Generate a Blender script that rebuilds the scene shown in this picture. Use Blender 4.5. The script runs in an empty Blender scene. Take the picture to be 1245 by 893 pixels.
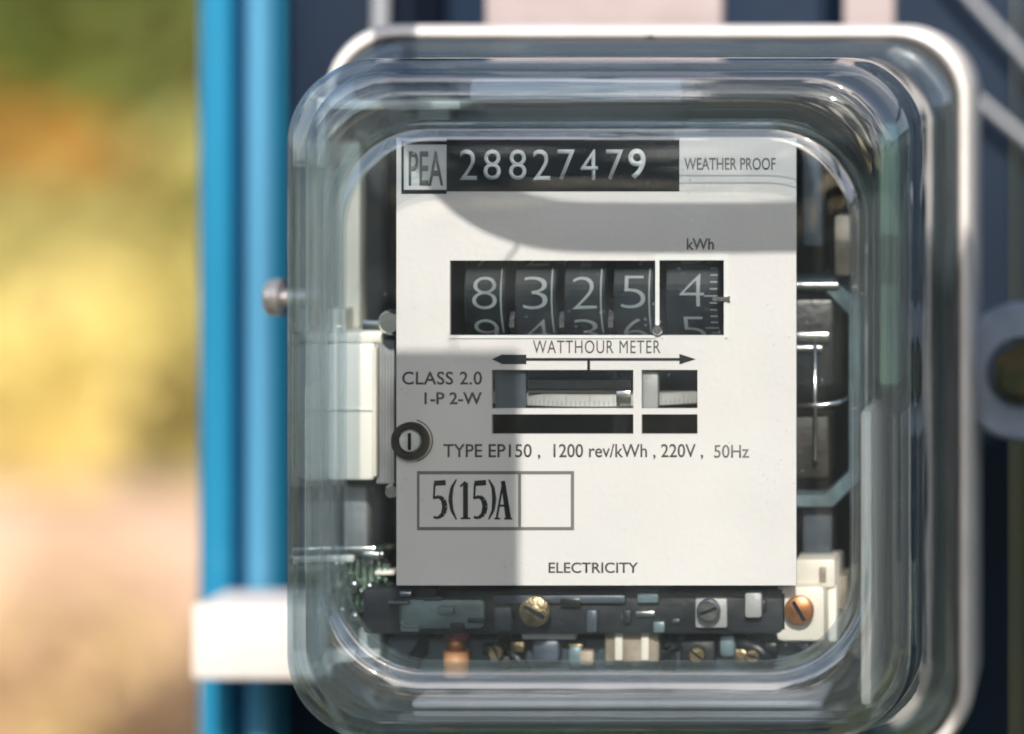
import bpy, bmesh, math, random
from mathutils import Vector, Matrix

random.seed(7)
scene = bpy.context.scene
C = scene.collection

# ------------------------------------------------------------------ camera
S = 0.000165                  # metres per photo pixel on the nameplate plane (y = 0)
D = 0.60                      # camera distance to that plane
UC, VC = 1400.0, 100.0        # where the optical axis meets that plane
CX, CZ = (UC - 622.5) * S, (446.5 - VC) * S
cam_d = bpy.data.cameras.new('camera')
cam = bpy.data.objects.new('camera', cam_d)
C.objects.link(cam)
cam.location = (CX, -D, CZ)
cam.rotation_euler = (math.radians(90), 0, 0)
cam_d.sensor_width = 36
cam_d.sensor_fit = 'HORIZONTAL'
cam_d.lens = 36 * D / (1245 * S)
cam_d.shift_x = (622.5 - UC) / 1245
cam_d.shift_y = (VC - 446.5) / 1245
cam_d.clip_start = 0.02
cam_d.clip_end = 400
cam_d.dof.use_dof = True
cam_d.dof.focus_distance = D - 0.007
cam_d.dof.aperture_fstop = 4.9
scene.camera = cam

# ------------------------------------------------------------------ light
SUN_AZ, SUN_EL = math.radians(9), math.radians(31)   # azimuth from the camera's back, + = right
sv = Vector((math.sin(SUN_AZ) * math.cos(SUN_EL), -math.cos(SUN_AZ) * math.cos(SUN_EL), math.sin(SUN_EL)))
w = bpy.data.worlds.new('World'); scene.world = w
w.use_nodes = True
wn = w.node_tree
bgn = wn.nodes['Background']
sky = wn.nodes.new('ShaderNodeTexSky')
sky.sky_type = 'NISHITA'
sky.sun_disc = False
sky.sun_elevation = SUN_EL
sky.sun_rotation = math.atan2(sv.x, sv.y)
sky.air_density = 1.0
sky.dust_density = 2.0
wn.links.new(sky.outputs[0], bgn.inputs[0])
bgn.inputs[1].default_value = 0.15
sun_d = bpy.data.lights.new('sun', 'SUN')
sun_d.energy = 4.4
sun_d.angle = math.radians(0.5)
sun_d.color = (1.0, 0.93, 0.84)
sun = bpy.data.objects.new('sun', sun_d)
C.objects.link(sun)
sun.rotation_euler = (-sv).to_track_quat('-Z', 'Y').to_euler()
scene.view_settings.view_transform = 'Standard'
scene.view_settings.look = 'None'
scene.view_settings.gamma = 1
scene.view_settings.exposure = 0.08
scene.cycles.max_bounces = 12
scene.cycles.transparent_max_bounces = 24
scene.cycles.transmission_bounces = 10
scene.cycles.sample_clamp_indirect = 4
scene.cycles.use_denoising = True

# ------------------------------------------------------------------ helpers
def X(u): return (u - 622.5) * S          # true size coordinates, measured on the plate plane
def Z(v): return (446.5 - v) * S
def P(u, v, d=0.0):
    """world point standing d metres in front of the plate plane that is seen at photo pixel (u, v)"""
    k = (D - d) / D
    return Vector((X(UC + (u - UC) * k), -d, Z(VC + (v - VC) * k)))

def mat(name, col, rough=0.5, metal=0.0, noise=0.0, nscale=60, bump=0.0, bscale=300, spec=0.5, coat=0.0, col2=None, sheen=0.0):
    m = bpy.data.materials.new(name); m.use_nodes = True
    nt = m.node_tree; b = nt.nodes['Principled BSDF']
    b.inputs['Base Color'].default_value = (*col, 1)
    b.inputs['Roughness'].default_value = rough
    b.inputs['Metallic'].default_value = metal
    b.inputs['Specular IOR Level'].default_value = spec
    b.inputs['Coat Weight'].default_value = coat
    tc = nt.nodes.new('ShaderNodeTexCoord')
    if noise or col2:
        n = nt.nodes.new('ShaderNodeTexNoise'); n.inputs['Scale'].default_value = nscale
        n.inputs['Detail'].default_value = 5
        nt.links.new(tc.outputs['Object'], n.inputs['Vector'])
        r = nt.nodes.new('ShaderNodeValToRGB')
        r.color_ramp.elements[0].position = 0.35; r.color_ramp.elements[1].position = 0.68
        c2 = col2 if col2 else tuple(max(0, c * (1 - noise)) for c in col)
        r.color_ramp.elements[0].color = (*c2, 1)
        r.color_ramp.elements[1].color = (*col, 1)
        nt.links.new(n.outputs['Fac'], r.inputs['Fac'])
        nt.links.new(r.outputs['Color'], b.inputs['Base Color'])
    if bump:
        n2 = nt.nodes.new('ShaderNodeTexNoise'); n2.inputs['Scale'].default_value = bscale
        n2.inputs['Detail'].default_value = 4
        nt.links.new(tc.outputs['Object'], n2.inputs['Vector'])
        bp = nt.nodes.new('ShaderNodeBump'); bp.inputs['Strength'].default_value = bump
        bp.inputs['Distance'].default_value = 0.0004
        nt.links.new(n2.outputs['Fac'], bp.inputs['Height'])
        nt.links.new(bp.outputs['Normal'], b.inputs['Normal'])
    return m

def glass_mat(name, tint, refr=0.0, edge=(0.45, 0.6, 0.6), wav=0.0, boost=1.0, haze=0.0):
    """moulded clear cover: clear transmission that deepens where it is seen edge-on, surface reflection on top"""
    m = bpy.data.materials.new(name); m.use_nodes = True
    nt = m.node_tree; nt.nodes.remove(nt.nodes['Principled BSDF'])
    out = nt.nodes['Material Output']
    N = nt.nodes.new; L = nt.links.new
    lw = N('ShaderNodeLayerWeight'); lw.inputs['Blend'].default_value = 0.45
    mx = N('ShaderNodeMix'); mx.data_type = 'RGBA'
    L(lw.outputs['Facing'], mx.inputs['Factor'])
    mx.inputs['A'].default_value = (*tint, 1); mx.inputs['B'].default_value = (*edge, 1)
    tr = N('ShaderNodeBsdfTransparent'); L(mx.outputs['Result'], tr.inputs['Color'])
    rf = N('ShaderNodeBsdfRefraction'); rf.inputs['IOR'].default_value = 1.49
    rf.inputs['Roughness'].default_value = 0.0
    L(mx.outputs['Result'], rf.inputs['Color'])
    ms = N('ShaderNodeMixShader'); ms.inputs[0].default_value = refr
    L(tr.outputs[0], ms.inputs[1]); L(rf.outputs[0], ms.inputs[2])
    # the wall is two surfaces with no bending in the clear part: the same reflection on entry and on exit
    fr = N('ShaderNodeFresnel'); geo = N('ShaderNodeNewGeometry')
    mi_ = N('ShaderNodeMix'); mi_.data_type = 'FLOAT'
    L(geo.outputs['Backfacing'], mi_.inputs['Factor'])
    mi_.inputs['A'].default_value = 1.5 * boost; mi_.inputs['B'].default_value = 1 / (1.5 * boost)
    L(mi_.outputs['Result'], fr.inputs['IOR'])
    gl = N('ShaderNodeBsdfGlossy'); gl.inputs['Roughness'].default_value = 0.015
    gl.inputs['Color'].default_value = (1, 1, 1, 1)
    if wav:
        tc = N('ShaderNodeTexCoord')
        n = N('ShaderNodeTexNoise'); n.inputs['Scale'].default_value = 22; n.inputs['Detail'].default_value = 2
        L(tc.outputs['Object'], n.inputs['Vector'])
        bp = N('ShaderNodeBump'); bp.inputs['Strength'].default_value = wav; bp.inputs['Distance'].default_value = 0.004
        L(n.outputs['Fac'], bp.inputs['Height'])
        for s in (rf, gl, fr): L(bp.outputs['Normal'], s.inputs['Normal'])
    m2 = N('ShaderNodeMixShader')
    L(fr.outputs[0], m2.inputs[0]); L(ms.outputs[0], m2.inputs[1]); L(gl.outputs[0], m2.inputs[2])
    if haze:      # weathered plastic scatters a little of the daylight
        df = N('ShaderNodeBsdfDiffuse'); df.inputs['Color'].default_value = (0.70, 0.78, 0.84, 1)
        tl = N('ShaderNodeBsdfTranslucent'); tl.inputs['Color'].default_value = (0.70, 0.78, 0.84, 1)
        md = N('ShaderNodeMixShader'); L(df.outputs[0], md.inputs[1]); L(tl.outputs[0], md.inputs[2])
        mh = N('ShaderNodeMixShader')
        # dust specks and faint smudges on top of the even haze
        tc2 = N('ShaderNodeTexCoord'); vo = N('ShaderNodeTexVoronoi'); vo.inputs['Scale'].default_value = 420
        L(tc2.outputs['Object'], vo.inputs['Vector'])
        n3 = N('ShaderNodeTexNoise'); n3.inputs['Scale'].default_value = 45; n3.inputs['Detail'].default_value = 6
        L(tc2.outputs['Object'], n3.inputs['Vector'])
        mr = N('ShaderNodeMapRange'); mr.inputs['From Min'].default_value = 0.13; mr.inputs['From Max'].default_value = 0.06
        mr.inputs['To Min'].default_value = 0.0; mr.inputs['To Max'].default_value = 0.35
        L(vo.outputs['Distance'], mr.inputs['Value'])
        mr2 = N('ShaderNodeMapRange'); mr2.inputs['From Min'].default_value = 0.52; mr2.inputs['From Max'].default_value = 0.66
        L(n3.outputs['Fac'], mr2.inputs['Value'])
        mu = N('ShaderNodeMath'); mu.operation = 'MULTIPLY'; L(mr.outputs[0], mu.inputs[0]); L(mr2.outputs[0], mu.inputs[1])
        m4 = N('ShaderNodeMath'); m4.operation = 'MULTIPLY_ADD'; L(mr2.outputs[0], m4.inputs[0]); m4.inputs[1].default_value = 0.018; m4.inputs[2].default_value = haze
        ad_ = N('ShaderNodeMath'); ad_.operation = 'ADD'; L(mu.outputs[0], ad_.inputs[0]); L(m4.outputs[0], ad_.inputs[1])
        L(ad_.outputs[0], mh.inputs[0])
        L(ms.outputs[0], mh.inputs[1]); L(md.outputs[0], mh.inputs[2]); L(mh.outputs[0], m2.inputs[1])
    L(m2.outputs[0], out.inputs['Surface'])
    return m

def link(name, bm, mats, parent=None, smooth=False, angle=None):
    me = bpy.data.meshes.new(name)
    bm.normal_update()
    bm.to_mesh(me); bm.free()
    if not isinstance(mats, (list, tuple)): mats = [mats]
    for m in mats: me.materials.append(m)
    if smooth:
        for p in me.polygons: p.use_smooth = True
        if angle:
            me.set_sharp_from_angle(angle=math.radians(angle))
    o = bpy.data.objects.new(name, me); C.objects.link(o)
    if parent: o.parent = parent
    return o

def tag(o, label, cat, group=None, kind=None):
    if label: o['label'] = label
    if cat: o['category'] = cat
    if group: o['group'] = group
    if kind: o['kind'] = kind
    return o

def empty(name, loc=(0, 0, 0)):
    o = bpy.data.objects.new(name, None); C.objects.link(o)
    o.empty_display_size = 0.02
    o['at'] = 0
    del o['at']
    return o

def add_box(bm, p0, p1, bev=0.0, seg=2, mi=0):
    """axis aligned box between two corners, bevelled"""
    x0, x1 = sorted((p0[0], p1[0])); y0, y1 = sorted((p0[1], p1[1])); z0, z1 = sorted((p0[2], p1[2]))
    r = bmesh.ops.create_cube(bm, size=1.0, matrix=Matrix.Translation(((x0+x1)/2, (y0+y1)/2, (z0+z1)/2)) @ Matrix.Diagonal((x1-x0, y1-y0, z1-z0, 1)))
    vs = r['verts']
    fs = set(f for v in vs for f in v.link_faces)
    for f in fs: f.material_index = mi
    if bev:
        es = list(set(e for v in vs for e in v.link_edges))
        rr = bmesh.ops.bevel(bm, geom=es, offset=bev, segments=seg, affect='EDGES', profile=0.5)
        for f in rr['faces']: f.material_index = mi

def box(name, p0, p1, m, parent=None, bev=0.0003, seg=2):
    bm = bmesh.new(); add_box(bm, p0, p1, bev, seg)
    return link(name, bm, m, parent, True, 40)

def pbox(name, u0, v0, u1, v1, d0, d1, m, parent=None, bev=0.0003):
    """box whose front face (depth d1, nearest) is seen between the photo pixels given"""
    a = P(u0, v0, d1); b = P(u1, v1, d1)
    return box(name, (a.x, -d0, a.z), (b.x, -d1, b.z), m, parent, bev)

def add_tube(bm, pts, r, n=14, caps=True, rad=None, mi=0):
    pts = [Vector(p) for p in pts]
    rings = []
    up = Vector((0.13, 0.3, 1)).normalized()
    for i, p in enumerate(pts):
        t = (pts[min(i+1, len(pts)-1)] - pts[max(i-1, 0)]).normalized()
        a = t.cross(up)
        if a.length < 0.05: a = t.cross(Vector((1, 0, 0)))
        a.normalize(); b = t.cross(a).normalized()
        rr = rad[i] if rad else r
        rings.append([bm.verts.new(p + (a*math.cos(2*math.pi*k/n) + b*math.sin(2*math.pi*k/n))*rr) for k in range(n)])
    for i in range(len(rings)-1):
        for k in range(n):
            f = bm.faces.new((rings[i][k], rings[i][(k+1) % n], rings[i+1][(k+1) % n], rings[i+1][k])); f.material_index = mi
    if caps:
        f = bm.faces.new(rings[0][::-1]); f.material_index = mi
        f = bm.faces.new(rings[-1]); f.material_index = mi

def tube(name, pts, r, m, parent=None, n=14, rad=None):
    bm = bmesh.new(); add_tube(bm, pts, r, n, rad=rad)
    bmesh.ops.recalc_face_normals(bm, faces=bm.faces)
    return link(name, bm, m, parent, True, 50)

def arc_pts(cx, cz, y, r, a0, a1, n=16):
    return [(cx + r*math.cos(math.radians(a0 + (a1-a0)*i/n)), y, cz + r*math.sin(math.radians(a0 + (a1-a0)*i/n))) for i in range(n+1)]

def rrect(cx, cz, hw, hh, r, y, seg=10):
    """rounded rectangle ring of points facing the camera"""
    pts = []
    for (sx, sz, a) in ((1, 1, 0), (-1, 1, 90), (-1, -1, 180), (1, -1, 270)):
        for i in range(seg+1):
            t = math.radians(a + 90*i/seg)
            pts.append((cx + sx*(hw-r) + r*math.cos(t), y, cz + sz*(hh-r) + r*math.sin(t)))
    return pts

def loft(bm, rings, close_start=False, close_end=False, mis=None):
    vr = [[bm.verts.new(p) for p in ring] for ring in rings]
    n = len(vr[0])
    for i in range(len(vr)-1):
        for k in range(n):
            f = bm.faces.new((vr[i][k], vr[i][(k+1) % n], vr[i+1][(k+1) % n], vr[i+1][k]))
            if mis: f.material_index = mis[i]
    if close_start:
        bm.faces.new(vr[0][::-1])
    if close_end:
        f = bm.faces.new(vr[-1])
        if mis: f.material_index = mis[-1]
    return vr

def plate_with_holes(bm, us, vs, solid, y0, y1):
    """sheet built from cells between the breakpoints, with the cells where solid() is false left open"""
    vd = {}
    def V(i, j, y):
        k = (i, j, y)
        if k not in vd: vd[k] = bm.verts.new((X(us[i]), y, Z(vs[j])))
        return vd[k]
    nx, nz = len(us)-1, len(vs)-1
    S_ = [[solid((us[i]+us[i+1])/2, (vs[j]+vs[j+1])/2) for j in range(nz)] for i in range(nx)]
    for i in range(nx):
        for j in range(nz):
            if not S_[i][j]: continue
            bm.faces.new((V(i, j, y0), V(i, j+1, y0), V(i+1, j+1, y0), V(i+1, j, y0)))
            bm.faces.new((V(i, j, y1), V(i+1, j, y1), V(i+1, j+1, y1), V(i, j+1, y1)))
            for (di, dj, a, b) in ((-1, 0, (i, j), (i, j+1)), (1, 0, (i+1, j+1), (i+1, j)), (0, -1, (i+1, j), (i, j)), (0, 1, (i, j+1), (i+1, j+1))):
                ii, jj = i+di, j+dj
                if ii < 0 or jj < 0 or ii >= nx or jj >= nz or not S_[ii][jj]:
                    bm.faces.new((V(*a, y0), V(*a, y1), V(*b, y1), V(*b, y0)))
    bmesh.ops.recalc_face_normals(bm, faces=bm.faces)

def text_mesh(body, offset=0.0, extrude=0.0, spacing=1.0):
    cu = bpy.data.curves.new('lettering', 'FONT')
    cu.body = body; cu.size = 1; cu.offset = offset; cu.extrude = extrude
    cu.space_character = spacing
    cu.resolution_u = 4
    o = bpy.data.objects.new('lettering', cu); C.objects.link(o)
    bpy.context.view_layer.update()
    dg = bpy.context.evaluated_depsgraph_get()
    me = bpy.data.meshes.new_from_object(o.evaluated_get(dg))
    bpy.data.objects.remove(o); bpy.data.curves.remove(cu)
    return me

def lettering(body, u0, v0, u1, v1, y, m, parent, offset=0.0, spacing=1.0, name='lettering', thick=0.00004):
    me = text_mesh(body, offset, 0.0, spacing)
    bm = bmesh.new(); bm.from_mesh(me); bpy.data.meshes.remove(me)
    xs = [v.co.x for v in bm.verts]; ys = [v.co.y for v in bm.verts]
    ax, bx, ay, by = min(xs), max(xs), min(ys), max(ys)
    for v in bm.verts:
        v.co = Vector((X(u0 + (v.co.x-ax)/(bx-ax)*(u1-u0)), y, Z(v1 + (v.co.y-ay)/(by-ay)*(v0-v1))))
    r = bmesh.ops.extrude_face_region(bm, geom=list(bm.faces))
    for g in r['geom']:
        if isinstance(g, bmesh.types.BMVert): g.co.y -= thick
    return link(name, bm, m, parent)

def flat(bm, u0, v0, u1, v1, y, t=0.00004, mi=0):
    add_box(bm, (X(u0), y, Z(v0)), (X(u1), y - t, Z(v1)), 0, mi=mi)

def poly_print(bm, pts, y, t=0.00004):
    f = bm.faces.new([bm.verts.new((X(u), y, Z(v))) for u, v in pts])
    r = bmesh.ops.extrude_face_region(bm, geom=[f])
    for g in r['geom']:
        if isinstance(g, bmesh.types.BMVert): g.co.y -= t

# ------------------------------------------------------------------ materials
M = {}
M['alu'] = mat('painted_aluminium', (0.74, 0.71, 0.69), 0.38, 0, 0.10, 90, 0.35, 500)
M['dark_liner'] = mat('dark_liner', (0.055, 0.080, 0.105), 0.45, 0, 0.4, 60)
M['plate'] = mat('nameplate_paint', (0.76, 0.72, 0.71), 0.40, 0, 0.07, 22, 0.2, 700)
M['ink'] = mat('black_ink', (0.010, 0.012, 0.016), 0.6, spec=0.15)
M['ink_soft'] = mat('worn_black_ink', (0.055, 0.048, 0.05), 0.6)
M['ink_grey'] = mat('grey_ink', (0.17, 0.155, 0.15), 0.6)
M['ink_white'] = mat('white_ink', (0.50, 0.51, 0.52), 0.5)
M['ink_bright'] = mat('bright_white_ink', (0.75, 0.75, 0.73), 0.5)
M['drum'] = mat('drum_black', (0.010, 0.016, 0.024), 0.4, 0, 0.4, 400, spec=0.25)
M['drum_digit'] = mat('drum_digit', (0.20, 0.235, 0.245), 0.45)
M['steel'] = mat('brushed_steel', (0.50, 0.51, 0.53), 0.30, 1.0, 0.3, 200, 0.3, 600)
M['bright_steel'] = mat('bright_steel', (0.80, 0.80, 0.79), 0.22, 1.0, 0.15, 200, 0.2, 500)
M['grey_metal'] = mat('grey_cast_frame', (0.42, 0.42, 0.43), 0.5, 0.2, 0.25, 120, 0.5, 400)
M['slate_metal'] = mat('slate_frame', (0.10, 0.125, 0.16), 0.42, 0.3, 0.5, 130, 0.3, 400)
M['dark_metal'] = mat('dark_frame', (0.035, 0.04, 0.05), 0.45, 0.3, 0.6, 130, 0.5, 400)
M['teal_metal'] = mat('grey_teal_metal', (0.20, 0.28, 0.31), 0.4, 0.3, 0.5, 150, 0.4, 400)
M['brass'] = mat('tarnished_brass', (0.42, 0.33, 0.20), 0.38, 1.0, 0.5, 500, 0.6, 900)
M['copper'] = mat('copper_wire', (0.62, 0.27, 0.12), 0.35, 0.8, 0.4, 400)
M['red'] = mat('red_sleeve', (0.40, 0.10, 0.13), 0.45)
M['orange_tip'] = mat('orange_sleeve', (0.62, 0.30, 0.14), 0.45)
M['cream'] = mat('cream_plastic', (0.78, 0.73, 0.64), 0.42, 0, 0.12, 90, 0.3, 500)
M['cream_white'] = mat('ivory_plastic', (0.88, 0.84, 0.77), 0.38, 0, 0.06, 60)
M['tan'] = mat('tan_block', (0.46, 0.38, 0.30), 0.5, 0, 0.5, 180)
M['magnet'] = mat('black_magnet', (0.012, 0.015, 0.018), 0.35, 0, 0.4, 200, 0.4, 500)
M['magnet_brown'] = mat('magnet_core', (0.035, 0.030, 0.022), 0.5, 0, 0.6, 160, 0.5, 500)
M['green_wire'] = mat('green_enamel_wire', (0.32, 0.45, 0.34), 0.22, 0.6, 0.5, 300)
M['glass_front'] = glass_mat('clear_cover_front', (0.975, 0.985, 0.985), 0.0, (0.8, 0.88, 0.88), 0.0, 1.0, 0.012)
M['glass_side'] = glass_mat('clear_cover_side', (0.92, 0.965, 0.985), 0.16, (0.66, 0.82, 0.93), 0.16, 1.5, 0.05)
M['blue_pipe'] = mat('blue_pvc', (0.012, 0.17, 0.30), 0.30, 0, 0.12, 12, coat=0.3)
M['board'] = mat('navy_board', (0.008, 0.026, 0.062), 0.65, 0, 0.7, 9, 0.4, 90, spec=0.25)
M['white_steel'] = mat('white_bracket_paint', (0.87, 0.82, 0.79), 0.45, 0, 0.13, 45, 0.5, 300)
M['grey_cable'] = mat('grey_cable', (0.35, 0.37, 0.40), 0.45)
M['bolt_olive'] = mat('weathered_bolt', (0.09, 0.065, 0.03), 0.6, 0.3, 0.7, 220, 0.6, 500, col2=(0.03, 0.05, 0.025))
M['knob'] = mat('zinc_knob', (0.62, 0.58, 0.58), 0.30, 0.7, 0.3, 300)
M['lug'] = mat('lug_grey_blue', (0.24, 0.31, 0.42), 0.5, 0, 0.3, 120, 0.4, 300)
M['pink_glare'] = mat('pinkish_glare', (0.90, 0.74, 0.64), 0.40, 0, 0.12, 90)  # pink, green and lilac here imitate streaks reflected in the cover
M['green_glare'] = mat('grey_green_glare', (0.22, 0.32, 0.22), 0.45, 0, 0.4, 60)
M['lilac_glare'] = mat('lilac_grey_glare', (0.48, 0.47, 0.53), 0.45, 0, 0.3, 60)
M['strap'] = mat('dull_pink_paint', (0.56, 0.47, 0.47), 0.6, 0, 0.3, 30, 0.5, 200)
M['silver_paint'] = mat('silvered_screw_head', (0.86, 0.85, 0.80), 0.35, 0.2, 0.25, 500)
M['gasket'] = mat('black_rubber_gasket', (0.02, 0.022, 0.024), 0.6)

# ------------------------------------------------------------------ the setting
bm = bmesh.new()
g = 60
for i in range(2):
    pass
vs = [bm.verts.new(p) for p in ((-150, -150, -1.55), (150, -150, -1.55), (150, 150, -1.55), (-150, 150, -1.55))]
bm.faces.new(vs)
ground = link('ground', bm, mat('dry_grass_ground', (0.22, 0.20, 0.09), 0.9, 0, 0, 3.0, 0.6, 30, col2=(0.10, 0.13, 0.04)))
tag(ground, 'dry grassy ground behind and below the meter', None, kind='structure')
del ground['label']
ground['kind'] = 'structure'

# ------------------------------------------------------------------ garden, far out of focus
def leaf_mesh(bm, c, size, rnd, mi=0, droop=0.3):
    nrm = Vector((rnd.gauss(0, 0.45), rnd.gauss(-0.6, 0.45), rnd.gauss(0.7, 0.45))).normalized()   # leaves turn their faces to the light
    d = nrm.cross(Vector((rnd.gauss(0, 1), rnd.gauss(0, 1), rnd.gauss(0, 1)))).normalized()
    s = d.cross(nrm).normalized()
    l = size * rnd.uniform(0.7, 1.3); wd = l * 0.30
    n = d.cross(s)
    a = bm.verts.new(c); b = bm.verts.new(c + d*l*0.45 + s*wd + n*l*0.05)
    e = bm.verts.new(c + d*l - Vector((0, 0, l*droop))); f = bm.verts.new(c + d*l*0.45 - s*wd + n*l*0.05)
    fc = bm.faces.new((a, b, e, f)); fc.material_index = mi

def plant(name, x, y, z0, h, w_, col, col2, n, size, label, cat, seed, flowers=None, trunk=0.0, group=None):
    rnd = random.Random(seed)
    root = empty(name); root.location = (x, y, z0)
    root['label'] = label; root['category'] = cat
    if group: root['group'] = group
    bark = mat(name + '_bark', (0.11, 0.08, 0.05), 0.8, 0, 0.4, 30)
    bms = bmesh.new(); bms_f = None
    tips = []
    ns = 1 if trunk else 7
    if trunk:
        add_tube(bms, [(0, 0, 0), (0.03, 0, h*0.2), (0.0, 0.04, h*0.42), (0.05, 0, h*0.62)], trunk, 10, rad=[trunk, trunk*0.8, trunk*0.65, trunk*0.4])
    for k in range(8):
        a = rnd.uniform(0, 2*math.pi); rr = w_*rnd.uniform(0.2, 0.42); hz = h*rnd.uniform(0.55, 0.92)
        b0 = Vector((0, 0, h*0.35 if trunk else 0)); tip = Vector((rr*math.cos(a), rr*math.sin(a), hz))
        r0 = (trunk*0.4 if trunk else 0.012)
        mid = b0.lerp(tip, 0.5) + Vector((0, 0, h*0.05))
        add_tube(bms, [b0, mid, tip], r0, 6, rad=[r0, r0*0.7, r0*0.3]); tips.append(tip); tips.append(mid)
    link('trunk' if trunk else 'stem', bms, bark, root, True)
    clumps = [(t, rnd.uniform(0.16, 0.26)*w_) for t in tips]
    for k in range(12):
        a = rnd.uniform(0, 2*math.pi); rr = w_*0.5*math.sqrt(rnd.random())
        clumps.append((Vector((rr*math.cos(a)*0.8, rr*math.sin(a)*0.8, h*rnd.uniform(0.12 if not trunk else 0.45, 0.95))), rnd.uniform(0.14, 0.26)*w_))
    bmc = bmesh.new(); bmf = bmesh.new()
    for i in range(n):
        c, r = clumps[rnd.randrange(len(clumps))]
        v = Vector((rnd.gauss(0, 1), rnd.gauss(0, 1), rnd.gauss(0, 1))).normalized()*r*rnd.uniform(0.3, 1.0)
        leaf_mesh(bmc, c + v, size, rnd, 0 if rnd.random() < 0.65 else 1)
        if flowers and i % 3 == 0:
            for q in range(5):
                leaf_mesh(bmf, c + v*1.1 , size*0.6, rnd, 0, 0.1)
    def leafmat(nm, c):
        m = mat(nm, c, 0.5, 0, 0.35, 6)
        b = m.node_tree.nodes['Principled BSDF']
        b.inputs['Subsurface Weight'].default_value = 0
        nt = m.node_tree
        tl = nt.nodes.new('ShaderNodeBsdfTranslucent'); tl.inputs['Color'].default_value = (*[min(1, x*1.5) for x in c], 1)
        ms = nt.nodes.new('ShaderNodeMixShader'); ms.inputs[0].default_value = 0.3
        nt.links.new(b.outputs[0], ms.inputs[1]); nt.links.new(tl.outputs[0], ms.inputs[2])
        nt.links.new(ms.outputs[0], nt.nodes['Material Output'].inputs['Surface'])
        return m
    link('crown' if trunk else 'foliage', bmc, [leafmat(name+'_leaf', col), leafmat(name+'_leaf_b', col2)], root)
    if flowers:
        link('blossom', bmf, leafmat(name+'_flower', flowers), root)
    return root

def G(u, v, L):
    """world point L metres beyond the camera seen at the photo pixel"""
    return P(u, v, D - L)

GY = -1.55
# rendered wall of the garden, low and sunlit
L = 3.6; a = G(520, 610, L); b = G(-900, 610, L)
bm = bmesh.new(); add_box(bm, (b.x, -(D-L), GY), (a.x, -(D-L)+0.18, a.z), 0.01)
gw = link('garden_wall', bm, mat('pink_render', (0.70, 0.50, 0.38), 0.85, 0, 0, 4.5, 0.5, 30, col2=(0.45, 0.30, 0.22)), None, True, 40)
tag(gw, 'low pinkish rendered garden wall, blurred, behind the blue conduits', 'wall')
def put(name, u, vtop, L, w_, label, cat, seed, col, col2, n, size, **k):
    p = G(u, vtop, L)
    return plant(name, p.x, p.y, GY, p.z - GY, w_, col, col2, n, size, label, cat, seed, **k)
put('yellow_shrub', 20, 225, 4.0, 0.62, 'golden yellow leaved shrub in sun beside the blue conduits', 'shrub', 3, (0.95, 0.74, 0.30), (0.90, 0.72, 0.24), 2600, 0.085)
put('flowering_shrub', -40, 95, 4.3, 0.55, 'tall shrub with burnt orange blossom above the golden shrub', 'shrub', 5, (0.50, 0.33, 0.08), (0.48, 0.32, 0.07), 2200, 0.08, flowers=(0.75, 0.28, 0.03))
put('olive_shrub', 190, 60, 4.1, 0.42, 'olive green shrub just beside the blue conduits', 'shrub', 8, (0.55, 0.52, 0.16), (0.62, 0.54, 0.20), 2600, 0.08)
put('olive_tree', 60, -520, 5.6, 1.5, 'near olive green tree behind the orange blossom', 'tree', 31, (0.20, 0.25, 0.05), (0.26, 0.26, 0.06), 5000, 0.13, trunk=0.07, group='trees at the back of the garden')
put('sandy_shrub', 30, 545, 3.3, 0.5, 'low pinkish sand coloured dry shrub in front of the garden wall', 'shrub', 12, (0.80, 0.55, 0.36), (0.75, 0.58, 0.26), 700, 0.07)
put('brown_shrub', 215, 760, 3.2, 0.30, 'low dark brown leaved shrub under the white crossbar end', 'shrub', 9, (0.07, 0.045, 0.02), (0.11, 0.06, 0.03), 900, 0.06)
for i, (u, v, L, w_, c1, c2, lb) in enumerate((
        (60, -900, 9.0, 3.0, (0.06, 0.12, 0.02), (0.10, 0.16, 0.03), 'dark green tree whose crown fills the corner above the orange blossom'),
        (-1500, -1100, 10.5, 3.2, (0.09, 0.13, 0.02), (0.05, 0.10, 0.02), 'broad green tree farther along the garden'),
        (1500, -900, 10.0, 3.2, (0.05, 0.10, 0.02), (0.08, 0.14, 0.03), 'dark green tree hidden behind the navy board'))):
    if i == 2: continue
    put('garden_tree', u, v, L, w_, lb, 'tree', 20+i, c1, c2, 6000, 0.16, trunk=0.11, group='trees at the back of the garden')

# hedge and rendered house added out of view for the clear cover to reflect
rnd = random.Random(77)
hr = empty('hedge'); hr.location = (-1.5, -5.2, GY)  # added hedge, out of view, there for the cover to reflect
tag(hr, 'tall dark green clipped hedge added to be mirrored in the clear cover', 'hedge')
bm = bmesh.new()
for i in range(9000):
    c = Vector((rnd.uniform(-9, 7), rnd.uniform(-0.5, 0.5), 0)); 
    c.z = rnd.uniform(0, 2.7 + 0.5*math.sin(c.x*1.3) + 0.3*math.sin(c.x*3.7+1))
    leaf_mesh(bm, c, 0.26, rnd, 0)
link('foliage', bm, mat('hedge_leaf', (0.045, 0.085, 0.022), 0.6, 0, 0.5, 3), hr)
bm = bmesh.new()
for i in range(16): add_tube(bm, [(-8.6+i, 0, 0), (-8.5+i, 0.05, 1.2), (-8.6+i, 0, 2.4)], 0.03, 6)
link('stem', bm, mat('added_hedge_wood', (0.10, 0.07, 0.05), 0.8), hr, True)
hs = empty('house'); hs.location = (7.5, -2.0, GY)  # added house, out of view, there for the cover to reflect
tag(hs, 'pale pink rendered house added to be mirrored in the side of the clear cover', 'house')
bm = bmesh.new(); add_box(bm, (-0.5, -4, 0), (4.5, 5, 3.0), 0.02); link('wall', bm, mat('added_house_render', (0.62, 0.52, 0.44), 0.85, 0, 0.15, 1.5), hs, True, 40)
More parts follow.
